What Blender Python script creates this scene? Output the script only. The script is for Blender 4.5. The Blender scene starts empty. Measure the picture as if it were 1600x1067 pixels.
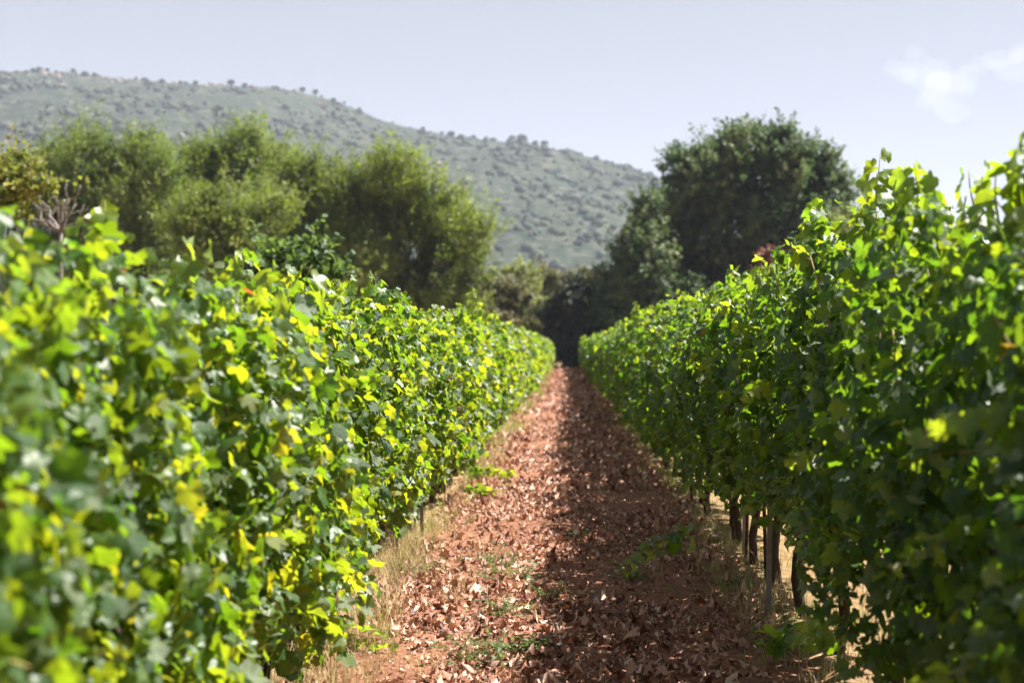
import bpy, math
import numpy as np
from mathutils import Vector, Matrix

sc = bpy.context.scene
COL = sc.collection
rng = np.random.default_rng(11)

# ------------------------------------------------------------------ camera
F = 2222.0                       # focal length in photograph pixels (50 mm on 36 mm)
VX, VY, EYE = 885.0, 555.0, 1.5  # where the rows converge in the photograph, eye height
cam_d = bpy.data.cameras.new('camera')
cam = bpy.data.objects.new('camera', cam_d)
COL.objects.link(cam)
cam.location = (0, 0, EYE)
cam.rotation_euler = (math.radians(90 + 0.55), 0, math.radians(2.19))
cam_d.lens = 50
cam_d.sensor_width = 36
cam_d.clip_start = 0.05
cam_d.clip_end = 20000
cam_d.dof.use_dof = True
cam_d.dof.focus_distance = 8.0
cam_d.dof.aperture_fstop = 2.4
sc.camera = cam

# ------------------------------------------------------------------ sky and sun
SUN = Vector((1.29, 0.60, 1.95)).normalized()
SUN_EL = math.asin(SUN.z)
SUN_AZ = math.atan2(SUN.x, SUN.y)
world = bpy.data.worlds.new('World')
sc.world = world
world.use_nodes = True
wt = world.node_tree
wt.nodes.clear()
w_out = wt.nodes.new('ShaderNodeOutputWorld')
w_bg = wt.nodes.new('ShaderNodeBackground')
w_sky = wt.nodes.new('ShaderNodeTexSky')
w_sky.sky_type = 'NISHITA'
w_sky.sun_disc = False
w_sky.sun_elevation = SUN_EL
w_sky.sun_rotation = SUN_AZ
w_sky.altitude = 200
w_sky.air_density = 0.45
w_sky.dust_density = 0.0
w_sky.ozone_density = 3.0
w_bg.inputs['Strength'].default_value = 0.050
w_hs = wt.nodes.new('ShaderNodeHueSaturation')       # a milky summer sky
w_hs.inputs['Saturation'].default_value = 0.38
wt.links.new(w_sky.outputs['Color'], w_hs.inputs['Color'])
w_mx = wt.nodes.new('ShaderNodeMix'); w_mx.data_type = 'RGBA'; w_mx.blend_type = 'MULTIPLY'
w_mx.inputs[0].default_value = 1.0
w_mx.inputs[7].default_value = (0.985, 0.98, 0.955, 1)
w_mk = wt.nodes.new('ShaderNodeMix'); w_mk.data_type = 'RGBA'
w_mk.inputs[0].default_value = 0.5
w_mk.inputs[7].default_value = (3.1, 3.3, 3.85, 1)
wt.links.new(w_hs.outputs['Color'], w_mk.inputs[6])
wt.links.new(w_mk.outputs[2], w_mx.inputs[6])
wt.links.new(w_mx.outputs[2], w_bg.inputs['Color'])
wt.links.new(w_bg.outputs['Background'], w_out.inputs['Surface'])

sun_d = bpy.data.lights.new('sun', 'SUN')
sun_d.energy = 5.0
sun_d.angle = math.radians(0.53)
sun_d.color = (1.0, 0.955, 0.88)
sun = bpy.data.objects.new('sun', sun_d)
COL.objects.link(sun)
sun.location = (60, 40, 90)
sun.rotation_euler = SUN.to_track_quat('Z', 'Y').to_euler()

sc.view_settings.view_transform = 'Standard'
sc.view_settings.look = 'None'
sc.view_settings.gamma = 1.0
sc.view_settings.exposure = 1.92
sc.view_settings.use_curve_mapping = False
sc.render.engine = 'CYCLES'
cy = sc.cycles
cy.use_denoising = True
cy.max_bounces = 8
cy.diffuse_bounces = 1
cy.glossy_bounces = 2
cy.transmission_bounces = 3
cy.volume_bounces = 0
cy.sample_clamp_indirect = 6.0
cy.use_adaptive_sampling = True
cy.adaptive_threshold = 0.02


# ------------------------------------------------------------------ helpers
def tag(o, label=None, cat=None, group=None, kind=None):
    if label: o['label'] = label
    if cat: o['category'] = cat
    if group: o['group'] = group
    if kind: o['kind'] = kind
    return o


def gz(y):
    """ground height: flat near the camera, rising very gently along the rows"""
    y = np.asarray(y, float)
    t = np.clip(y - 10, 0, 140)
    return 0.0068 * t * t / (t + 14.0)


def at(px, py, y):
    """a photograph pixel at distance y"""
    return np.array([(px - VX) / F * y, y, EYE + (VY - py) / F * y])


def on_ground(px, py):
    y = 8.0
    for _ in range(30):
        y = F * (EYE - float(gz(y))) / (py - VY)
    return np.array([(px - VX) / F * y, y, float(gz(y))])


class Soup:
    """collects triangles and makes them one mesh"""
    def __init__(s):
        s.v, s.t, s.a, s.m, s.n, s.b = [], [], [], [], 0, []

    def add(s, v, t, tint=0.5, mat=0, vein=0.0):
        v = np.asarray(v, float).reshape(-1, 3)
        t = np.asarray(t, np.int64).reshape(-1, 3)
        s.v.append(v)
        s.t.append(t + s.n)
        s.a.append(np.broadcast_to(np.asarray(tint, float), (len(v),)))
        s.b.append(np.broadcast_to(np.asarray(vein, float), (len(v),)))
        s.m.append(np.full(len(t), mat))
        s.n += len(v)

    def mesh(s, name, mats, smooth=True):
        v = np.concatenate(s.v); t = np.concatenate(s.t)
        a = np.concatenate(s.a); m = np.concatenate(s.m); b = np.concatenate(s.b)
        me = bpy.data.meshes.new(name)
        me.vertices.add(len(v)); me.vertices.foreach_set('co', v.astype(np.float32).ravel())
        me.loops.add(len(t) * 3); me.loops.foreach_set('vertex_index', t.astype(np.int32).ravel())
        me.polygons.add(len(t))
        me.polygons.foreach_set('loop_start', np.arange(0, len(t) * 3, 3, dtype=np.int32))
        me.polygons.foreach_set('material_index', m.astype(np.int32))
        me.polygons.foreach_set('use_smooth', np.full(len(t), bool(smooth)))
        for nm, arr in (('tint', a), ('vein', b)):
            at_ = me.attributes.new(nm, 'FLOAT', 'POINT')
            at_.data.foreach_set('value', arr.astype(np.float32))
        for k in (mats if isinstance(mats, (list, tuple)) else [mats]):
            me.materials.append(k)
        me.update(calc_edges=True)
        return me

    def build(s, name, mats, parent=None, loc=None, smooth=True):
        if not s.v:
            return None
        return link(name, s.mesh(name, mats, smooth), parent, loc)


def link(name, me, parent=None, loc=None):
    o = bpy.data.objects.new(name, me)
    COL.objects.link(o)
    if parent is not None: o.parent = parent
    if loc is not None: o.location = loc
    return o


def empty(name, loc):
    o = bpy.data.objects.new(name, None)
    COL.objects.link(o)
    o.location = loc
    o.empty_display_size = 0.2
    return o


def unit(a):
    return a / np.maximum(np.linalg.norm(a, axis=-1, keepdims=True), 1e-9)


def tube(pts, rad, n=6, cap=True):
    pts = np.asarray(pts, float); k = len(pts)
    rad = np.broadcast_to(np.asarray(rad, float), (k,))
    d = unit(np.gradient(pts, axis=0))
    ref = np.array([0.31, 0.92, 0.2]) if abs(d[0][2]) > 0.6 else np.array([0, 0, 1.0])
    u = unit(np.cross(d, ref)); w = np.cross(d, u)
    ang = np.linspace(0, 2 * np.pi, n, endpoint=False)
    v = pts[:, None] + rad[:, None, None] * (np.cos(ang)[None, :, None] * u[:, None] + np.sin(ang)[None, :, None] * w[:, None])
    v = v.reshape(-1, 3)
    t = []
    for i in range(k - 1):
        for j in range(n):
            a, b = i * n + j, i * n + (j + 1) % n
            t += [(a, b, b + n), (a, b + n, a + n)]
    if cap:
        for j in range(1, n - 1):
            t.append((0, j + 1, j)); o = (k - 1) * n
            t.append((o, o + j, o + j + 1))
    return v, t


def frames(nrm, tip):
    """rotation matrices whose columns are (side, tip, normal)"""
    nrm = unit(nrm)
    tip = unit(tip - (tip * nrm).sum(-1, keepdims=True) * nrm)
    side = np.cross(tip, nrm)
    return np.stack([side, tip, nrm], axis=-1)


def stamp(soup, tpl, R, s, pos, tint, mat=0):
    """stamp a template (verts, tris, vein) with N transforms"""
    tv, tt, tn = tpl
    N, K = len(pos), len(tv)
    if N == 0: return
    v = np.einsum('nij,kj->nki', R, tv) * s[:, None, None] + pos[:, None]
    t = tt[None] + (np.arange(N) * K)[:, None, None]
    soup.add(v.reshape(-1, 3), t.reshape(-1, 3), np.repeat(tint, K), mat, np.tile(tn, N))


def vnoise(p, seed=0):
    """cheap smooth noise in 1 to 3 dimensions, about -1..1"""
    p = np.atleast_2d(np.asarray(p, float))
    r = np.random.default_rng(seed)
    out = 0
    for i in range(6):
        k = r.normal(size=p.shape[1]) * (0.8 + 0.35 * i)
        out = out + np.sin(p @ k + r.uniform(0, 6.28)) / (1 + 0.25 * i)
    return out / 2.4


# ------------------------------------------------------------------ materials
def new_mat(name):
    m = bpy.data.materials.new(name); m.use_nodes = True
    nt = m.node_tree; nt.nodes.clear()
    return m, nt, nt.nodes.new('ShaderNodeOutputMaterial')


def ramp(nt, fac, stops, interp='LINEAR'):
    r = nt.nodes.new('ShaderNodeValToRGB')
    r.color_ramp.interpolation = interp
    e = r.color_ramp.elements
    while len(e) < len(stops): e.new(0.5)
    for k, (p, c) in zip(e, stops):
        k.position = p; k.color = (*c, 1)
    nt.links.new(fac, r.inputs['Fac'])
    return r.outputs['Color']


def math_n(nt, op, a, b=None):
    n = nt.nodes.new('ShaderNodeMath'); n.operation = op
    for i, x in enumerate((a, b)):
        if x is None: continue
        if isinstance(x, (int, float)): n.inputs[i].default_value = x
        else: nt.links.new(x, n.inputs[i])
    return n.outputs[0]


def mix_c(nt, fac, a, b, mode='MIX'):
    n = nt.nodes.new('ShaderNodeMix'); n.data_type = 'RGBA'; n.blend_type = mode
    for sock, x in ((n.inputs[0], fac), (n.inputs[6], a), (n.inputs[7], b)):
        if isinstance(x, (int, float)): sock.default_value = x
        elif isinstance(x, tuple): sock.default_value = (*x, 1)
        else: nt.links.new(x, sock)
    return n.outputs[2]


K = 0.80        # every base colour below is scaled by this one factor


def deep(nt, c):
    return mix_c(nt, 1.0, c, (K, K, K), 'MULTIPLY')


def noise(nt, scale, detail=4, rough=0.6, coord='Object', dist=0.0):
    c = nt.nodes.new('ShaderNodeTexCoord')
    n = nt.nodes.new('ShaderNodeTexNoise')
    n.inputs['Scale'].default_value = scale
    n.inputs['Detail'].default_value = detail
    n.inputs['Roughness'].default_value = rough
    n.inputs['Distortion'].default_value = dist
    if coord == 'World':
        g = nt.nodes.new('ShaderNodeNewGeometry')
        nt.links.new(g.outputs['Position'], n.inputs['Vector'])
    else:
        nt.links.new(c.outputs[coord], n.inputs['Vector'])
    return n.outputs['Fac']


def attr(nt, name):
    a = nt.nodes.new('ShaderNodeAttribute'); a.attribute_name = name
    return a.outputs['Fac']


def tint_value(nt, per_object=True):
    t = attr(nt, 'tint')
    if not per_object: return t
    o = nt.nodes.new('ShaderNodeObjectInfo')
    return math_n(nt, 'FRACT', math_n(nt, 'ADD', t, o.outputs['Random']))


def leaf_material(name, top, through, under=None, trans=0.42, rough=0.4, spec=0.5, per_object=True, vein=0.0, bump=0.0):
    """a two-sided leaf: glossy upper face, paler lower face, light passing through"""
    m, nt, out = new_mat(name)
    tv = tint_value(nt, per_object)
    c_top = ramp(nt, tv, top)
    c_thr = ramp(nt, tv, through)
    if vein:
        vv = math_n(nt, 'MULTIPLY', math_n(nt, 'POWER', attr(nt, 'vein'), 7.0), vein)
        c_top = mix_c(nt, vv, c_top, (0.20, 0.26, 0.08))
    mott = noise(nt, 30.0, 3)
    c_top = mix_c(nt, 0.35, c_top, ramp(nt, mott, [(0.3, (0.45, 0.45, 0.45)), (0.7, (1.0, 1.0, 1.0))]), 'MULTIPLY')
    if under:
        g = nt.nodes.new('ShaderNodeNewGeometry')
        c_top = mix_c(nt, math_n(nt, 'MULTIPLY', g.outputs['Backfacing'], 0.75), c_top, under)
    p = nt.nodes.new('ShaderNodeBsdfPrincipled')
    nt.links.new(deep(nt, c_top), p.inputs['Base Color'])
    p.inputs['Roughness'].default_value = rough
    p.inputs['Specular IOR Level'].default_value = spec
    if bump:
        b = nt.nodes.new('ShaderNodeBump'); b.inputs['Strength'].default_value = bump
        b.inputs['Distance'].default_value = 0.01
        nt.links.new(noise(nt, 45.0, 2), b.inputs['Height'])
        nt.links.new(b.outputs['Normal'], p.inputs['Normal'])
    tr = nt.nodes.new('ShaderNodeBsdfTranslucent')
    nt.links.new(deep(nt, c_thr), tr.inputs['Color'])
    mx = nt.nodes.new('ShaderNodeMixShader'); mx.inputs[0].default_value = trans
    nt.links.new(p.outputs[0], mx.inputs[1]); nt.links.new(tr.outputs[0], mx.inputs[2])
    nt.links.new(mx.outputs[0], out.inputs['Surface'])
    return m


def solid_material(name, stops, scale=8.0, rough=0.85, bump=0.4, dist=0.02, detail=5, tinted=False, coord='Object', spec=0.2):
    m, nt, out = new_mat(name)
    f = noise(nt, scale, detail, 0.65, coord)
    if tinted:
        f = math_n(nt, 'ADD', math_n(nt, 'MULTIPLY', f, 0.35), math_n(nt, 'MULTIPLY', tint_value(nt), 0.75))
    p = nt.nodes.new('ShaderNodeBsdfPrincipled')
    nt.links.new(deep(nt, ramp(nt, f, stops)), p.inputs['Base Color'])
    p.inputs['Roughness'].default_value = rough
    p.inputs['Specular IOR Level'].default_value = spec
    if bump:
        b = nt.nodes.new('ShaderNodeBump')
        b.inputs['Strength'].default_value = bump; b.inputs['Distance'].default_value = dist
        nt.links.new(noise(nt, scale * 3, 5, 0.7, coord), b.inputs['Height'])
        nt.links.new(b.outputs['Normal'], p.inputs['Normal'])
    nt.links.new(p.outputs[0], out.inputs['Surface'])
    return m


M = {}
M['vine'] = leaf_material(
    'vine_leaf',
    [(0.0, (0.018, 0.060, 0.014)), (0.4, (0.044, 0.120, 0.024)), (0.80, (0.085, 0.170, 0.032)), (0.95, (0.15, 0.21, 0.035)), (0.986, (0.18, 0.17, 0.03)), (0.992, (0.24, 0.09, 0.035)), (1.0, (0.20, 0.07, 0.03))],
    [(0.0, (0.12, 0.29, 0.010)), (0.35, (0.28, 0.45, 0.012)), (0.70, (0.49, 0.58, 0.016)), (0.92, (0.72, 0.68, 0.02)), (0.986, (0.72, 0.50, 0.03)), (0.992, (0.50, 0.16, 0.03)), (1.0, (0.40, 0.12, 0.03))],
    under=(0.24, 0.30, 0.19), per_object=False, trans=0.50, rough=0.44, spec=0.48, vein=0.35, bump=0.35)
M['young'] = leaf_material(
    'young_vine_leaf',
    [(0.0, (0.08, 0.17, 0.02)), (1.0, (0.20, 0.27, 0.03))],
    [(0.0, (0.32, 0.56, 0.02)), (1.0, (0.58, 0.68, 0.03))],
    under=(0.2, 0.26, 0.10), trans=0.5, rough=0.42, vein=0.4)
M['stem'] = solid_material('green_shoot_stem', [(0.3, (0.30, 0.30, 0.08)), (0.7, (0.42, 0.30, 0.12))], 20, 0.6, 0.1, 0.003)
M['cane'] = solid_material('brown_cane', [(0.3, (0.30, 0.16, 0.07)), (0.7, (0.46, 0.30, 0.15))], 25, 0.7, 0.3, 0.004)
M['vine_bark'] = solid_material('vine_bark', [(0.25, (0.035, 0.022, 0.015)), (0.55, (0.09, 0.06, 0.042)), (0.8, (0.17, 0.125, 0.09))], 34, 0.95, 0.9, 0.02)
M['bark'] = solid_material('tree_bark', [(0.3, (0.025, 0.023, 0.018)), (0.7, (0.075, 0.068, 0.055))], 6, 0.95, 0.8, 0.06)
M['dead'] = solid_material('grey_dead_branch', [(0.3, (0.16, 0.13, 0.11)), (0.7, (0.30, 0.26, 0.23))], 10, 0.9, 0.4, 0.02)
M['grape'] = solid_material('dark_grape', [(0.3, (0.020, 0.010, 0.028)), (0.7, (0.060, 0.030, 0.070))], 40, 0.45, 0.0, spec=0.4)
M['steel'] = solid_material('weathered_steel_post', [(0.3, (0.10, 0.085, 0.07)), (0.7, (0.24, 0.22, 0.20))], 18, 0.55, 0.2, 0.004, spec=0.5)
M['wire'] = solid_material('galvanised_wire', [(0.3, (0.25, 0.25, 0.25)), (0.7, (0.40, 0.40, 0.40))], 30, 0.45, 0.0, spec=0.5)
M['straw'] = leaf_material('dry_straw', [(0.0, (0.36, 0.25, 0.11)), (0.5, (0.50, 0.37, 0.18)), (1.0, (0.62, 0.50, 0.28))],
                           [(0.0, (0.50, 0.36, 0.15)), (1.0, (0.70, 0.55, 0.28))], trans=0.25, rough=0.7, spec=0.2)
M['verge'] = leaf_material('verge_grass_blade', [(0.0, (0.12, 0.20, 0.03)), (0.6, (0.24, 0.29, 0.05)), (1.0, (0.42, 0.38, 0.14))],
                           [(0.0, (0.30, 0.42, 0.04)), (0.5, (0.48, 0.50, 0.08)), (1.0, (0.60, 0.48, 0.18))], trans=0.35, rough=0.6, spec=0.3)
M['weed'] = leaf_material('weed_leaf', [(0.0, (0.07, 0.11, 0.035)), (1.0, (0.16, 0.20, 0.075))],
                          [(0.0, (0.25, 0.38, 0.06)), (1.0, (0.42, 0.48, 0.12))], trans=0.35, rough=0.6, spec=0.3)
M['litter'] = leaf_material('dry_fallen_leaf',
                            [(0.0, (0.10, 0.040, 0.022)), (0.25, (0.32, 0.125, 0.072)), (0.50, (0.58, 0.275, 0.185)), (0.80, (0.68, 0.385, 0.27)), (1.0, (0.74, 0.52, 0.40))],
                            [(0.0, (0.25, 0.08, 0.03)), (1.0, (0.55, 0.28, 0.14))], trans=0.15, rough=0.6, spec=0.35, bump=0.4)


def soil_material():
    m, nt, out = new_mat('red_soil')
    f1 = noise(nt, 1.6, 6, 0.65, 'World')
    f2 = noise(nt, 22.0, 6, 0.7, 'World')
    c = ramp(nt, f2, [(0.25, (0.10, 0.043, 0.026)), (0.5, (0.34, 0.158, 0.094)), (0.72, (0.52, 0.265, 0.165)), (0.85, (0.54, 0.33, 0.22))])
    c = mix_c(nt, 0.6, c, ramp(nt, f1, [(0.3, (0.62, 0.55, 0.5)), (0.65, (1.0, 1.0, 1.0))]), 'MULTIPLY')
    p = nt.nodes.new('ShaderNodeBsdfPrincipled')
    nt.links.new(deep(nt, c), p.inputs['Base Color'])
    p.inputs['Roughness'].default_value = 0.95
    p.inputs['Specular IOR Level'].default_value = 0.15
    b = nt.nodes.new('ShaderNodeBump'); b.inputs['Strength'].default_value = 0.9; b.inputs['Distance'].default_value = 0.03
    nt.links.new(noise(nt, 38.0, 6, 0.75, 'World'), b.inputs['Height'])
    nt.links.new(b.outputs['Normal'], p.inputs['Normal'])
    nt.links.new(p.outputs[0], out.inputs['Surface'])
    return m


def ground_material():
    m, nt, out = new_mat('dry_field_ground')
    f1 = noise(nt, 0.35, 6, 0.65, 'World')
    f2 = noise(nt, 14.0, 6, 0.7, 'World')
    c = ramp(nt, f2, [(0.3, (0.17, 0.085, 0.045)), (0.5, (0.33, 0.20, 0.10)), (0.7, (0.48, 0.35, 0.18))])
    c = mix_c(nt, ramp(nt, f1, [(0.45, (0, 0, 0)), (0.68, (0.8, 0.8, 0.8))]), c, (0.16, 0.19, 0.06))
    p = nt.nodes.new('ShaderNodeBsdfPrincipled')
    nt.links.new(deep(nt, c), p.inputs['Base Color'])
    p.inputs['Roughness'].default_value = 0.95
    p.inputs['Specular IOR Level'].default_value = 0.15
    b = nt.nodes.new('ShaderNodeBump'); b.inputs['Strength'].default_value = 0.8; b.inputs['Distance'].default_value = 0.04
    nt.links.new(noise(nt, 20.0, 6, 0.75, 'World'), b.inputs['Height'])
    nt.links.new(b.outputs['Normal'], p.inputs['Normal'])
    nt.links.new(p.outputs[0], out.inputs['Surface'])
    return m


M['soil'] = soil_material()
M['ground'] = ground_material()


# ------------------------------------------------------------------ ground and path
def grid_mesh(xs, ys, zf):
    X, Y = np.meshgrid(xs, ys)
    v = np.stack([X, Y, zf(X, Y)], -1).reshape(-1, 3)
    nx, ny = len(xs), len(ys)
    i = np.arange(nx - 1)[None] + (np.arange(ny - 1) * nx)[:, None]
    i = i.ravel()
    t = np.concatenate([np.stack([i, i + 1, i + nx + 1], -1), np.stack([i, i + nx + 1, i + nx], -1)])
    s = Soup(); s.add(v, t)
    return s


def row_bank(X):
    return 0.05 * np.exp(-((np.abs(X) - 1.32) / 0.32) ** 2)


gx = np.concatenate([-np.geomspace(4000, 6, 26), np.linspace(-5, -2, 7), np.linspace(-1.75, 1.75, 15), np.linspace(2, 5, 7), np.geomspace(6, 4000, 26)])
gy = np.concatenate([-np.geomspace(600, 4, 8), np.linspace(-2, 60, 125), np.linspace(61, 160, 60), np.geomspace(170, 5200, 40)])


def ground_z(X, Y):
    z = gz(Y) + np.where(Y < 110, row_bank(X), 0)
    inside = (np.abs(X) < 1.12) & (Y > -1.5) & (Y < 103)
    return z - np.where(inside, 0.06, 0.0)


tag(grid_mesh(gx, gy, ground_z).build('ground', M['ground']), 'dry sunlit ground with straw coloured grass under and beyond the vines', kind='structure')

py_ = np.concatenate([np.arange(-1.0, 24, 0.07), np.arange(24, 60, 0.3), np.arange(60, 104.5, 0.8)])
px_ = np.linspace(-1.36, 1.36, 46)


def path_z(X, Y):
    p = np.stack([X.ravel() * 5, Y.ravel() * 5], -1)
    n = (vnoise(p, 3) * 0.012 + vnoise(p * 2.7, 4) * 0.008 + vnoise(p * 6.1, 5) * 0.005).reshape(X.shape)
    rut = -0.025 * np.exp(-((np.abs(X) - 0.55) / 0.2) ** 2)
    edge = np.clip((1.36 - np.abs(X)) / 0.3, 0, 1)
    return gz(Y) + 0.010 + (n + rut) * edge + row_bank(X) * 1.0 * np.clip((np.abs(X) - 0.9) / 0.4, 0, 1) - 0.05 * (1 - edge)


tag(grid_mesh(px_, py_, path_z).build('path', M['soil']), 'red earth path running between the two vine rows', kind='structure')

# ------------------------------------------------------------------ leaf templates
OUT_A = [(0, 1.0), (9, .86), (17, .84), (26, .66), (34, .62), (42, .78), (53, .90), (62, .78), (72, .74), (84, .58), (96, .62), (110, .74), (122, .66), (136, .64), (150, .60), (164, .42), (176, .12)]
OUT_B = [(0, 1.0), (27, .66), (52, .90), (86, .60), (112, .74), (165, .45)]
OUT_C = [(0, 1.0), (52, .88), (115, .74), (165, .45)]


def leaf_template(half, seed, ring=False, petiole=False, curl=1.0):
    r = np.random.default_rng(seed)
    ang = [a for a, _ in half] + [-a for a, _ in half[::-1] if a != 0]
    rad = [q for _, q in half] + [q for a, q in half[::-1] if a != 0]
    ang = np.radians(ang); rad = np.array(rad) * (1 + r.normal(0, 0.03, len(rad)))
    n = len(ang)
    fold, cup, wav, ph = r.uniform(-0.25, 0.50), r.uniform(-0.48, 0.08), r.uniform(0.08, 0.20), r.uniform(0, 6)

    def z(x, y):
        q = np.hypot(x, y); th = np.arctan2(x, y)
        return curl * (fold * np.abs(x) + cup * q * q + wav * np.sin(3 * th + ph) * q - 0.18 * np.maximum(y, 0) ** 2)
    x, y = rad * np.sin(ang), rad * np.cos(ang)
    vein = np.array([1.0 if abs(math.degrees(a)) in (0, 53, 52, 110, 112, 150) or round(abs(math.degrees(a))) in (0, 52, 53, 110, 112, 150) else 0.0 for a in ang])
    vs = [(0, 0, 0)]; ve = [1.0]; ts = []
    if ring:
        for f in (0.5, 1.0):
            vs += list(zip(x * f, y * f, z(x * f, y * f))); ve += list(vein)
        for i in range(n):
            j = (i + 1) % n
            if abs(ang[i]) > 2.9 and abs(ang[j]) > 2.9: continue
            ts += [(0, 1 + j, 1 + i), (1 + i, 1 + j, 1 + n + j), (1 + i, 1 + n + j, 1 + n + i)]
    else:
        vs += list(zip(x, y, z(x, y))); ve += list(vein)
        for i in range(n):
            j = (i + 1) % n
            if abs(ang[i]) > 2.9 and abs(ang[j]) > 2.9: continue
            ts.append((0, 1 + j, 1 + i))
    if petiole:
        b = len(vs)
        pv, pt = tube([(0, 0.05, -0.01), (0, -0.45, -0.10), (0, -0.85, -0.32)], [0.028, 0.024, 0.022], 4, False)
        vs += [tuple(q) for q in pv]; ve += [1.0] * len(pv)
        ts += [tuple(np.array(q) + b) for q in pt]
    return np.array(vs, float), np.array(ts, np.int64), np.array(ve, float)


LEAF_R = [leaf_template(OUT_A, 100 + i, ring=True, petiole=True) for i in range(8)]
LEAF_A = [leaf_template(OUT_A, 200 + i) for i in range(8)]
LEAF_B = [leaf_template(OUT_B, 300 + i) for i in range(6)]
LEAF_C = [leaf_template(OUT_C, 400 + i) for i in range(5)]
def dry_template(seed):
    r = np.random.default_rng(seed)
    v, t, n = leaf_template(OUT_B if seed % 3 else OUT_C, seed, curl=2.6)
    v[1:] *= r.uniform(0.6, 1.0, (len(v) - 1, 1))
    v[:, 0] *= r.uniform(0.5, 0.9)
    v[1:, 2] += r.normal(0, 0.22, len(v) - 1)
    return v, t, n


LEAF_DRY = [dry_template(500 + i) for i in range(14)]

LEAF_TINTS = [0.06, 0.2, 0.34, 0.48, 0.62, 0.78, 0.93, 0.996]
LEAF_MESH = []                       # the shared leaf meshes: eight shapes in eight shades
for (v_, t_, n_) in LEAF_R:
    LEAF_MESH.append([])
    for c_ in LEAF_TINTS:
        s_ = Soup(); s_.add(v_, t_, c_, 0, n_)
        LEAF_MESH[-1].append(s_.mesh('leaf', M['vine']))

# ------------------------------------------------------------------ vines
N_INDIV, INDIV_Y = 130, 12.5
ONES = 'first second third fourth fifth sixth seventh eighth ninth tenth eleventh twelfth thirteenth fourteenth fifteenth sixteenth seventeenth eighteenth nineteenth'.split()
ORD = ONES + ['twentieth'] + ['twenty-' + w for w in ONES[:9]] + ['thirtieth'] + ['thirty-' + w for w in ONES[:9]] + ['fortieth'] + ['forty-' + w for w in ONES[:9]]


def make_shoot(base, d, length, r, size=0.075, droop=0.0, young=True, n=None):
    """a shoot: stem with alternate leaves that shrink to the tip (local to the vine's base)"""
    s = Soup()
    d = unit(np.array(d, float)); k = 7
    u = np.linspace(0, 1, k)[:, None]
    side = unit(np.cross(d, r.normal(size=3)))
    pts = np.array(base) + d * length * u + side * (0.10 * length) * np.sin(u * r.uniform(2, 4)) + np.array([0, 0, -droop * length]) * u ** 2
    s.add(*tube(pts, np.linspace(0.0045, 0.0015, k), 4), 0.5, 1)
    n = n or max(4, int(length / 0.028))
    for i in range(n):
        f = (i + 0.4) / n
        p = pts[0] + (pts[-1] - pts[0]) * f + side * (0.10 * length) * math.sin(f * 3)
        p = np.array([np.interp(f, u[:, 0], pts[:, c]) for c in range(3)])
        ang = (i % 2) * math.pi + r.normal(0, 0.5)
        w = np.cross(d, side)
        o = math.cos(ang) * side + math.sin(ang) * w
        sz = size * (1.0 - 0.48 * f ** 3) * r.uniform(0.85, 1.15)
        nrm = unit(o * r.uniform(0.4, 1.1) + np.array([0, -0.35, 1.0]) * r.uniform(0.15, 0.7) + r.normal(0, 0.3, 3))
        tip = unit(o * 0.8 + np.array([0, 0, -0.7 + 0.9 * f]) + r.normal(0, 0.25, 3))
        R = frames(nrm[None], tip[None])
        tpl = LEAF_A[r.integers(len(LEAF_A))]
        stamp(s, tpl, R, np.array([sz]), (p + o * sz * 0.55)[None], np.array([np.clip(0.2 + 0.7 * f + r.normal(0, .1), 0, 1)]), 2 if f > 0.6 and young else 0)
    return s


def grape_bunch(p, r):
    s = Soup()
    ico_v, ico_t = ICO1
    for k in range(46):
        h = r.uniform(0, 1)
        rad = 0.026 * (1 - h) ** 0.6 + 0.003
        a = r.uniform(0, 6.28)
        c = np.array([math.cos(a) * rad, math.sin(a) * rad, -0.13 * h])
        s.add(ico_v * 0.0095 + c + p, ico_t, r.uniform())
    return s


def icosphere(sub):
    import bmesh
    bm = bmesh.new(); bmesh.ops.create_icosphere(bm, subdivisions=sub, radius=1.0)
    v = np.array([q.co[:] for q in bm.verts]); t = np.array([[q.index for q in f.verts] for f in bm.faces])
    bm.free()
    return v, t


ICO1, ICO2, ICO3 = icosphere(1), icosphere(2), icosphere(3)


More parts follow.
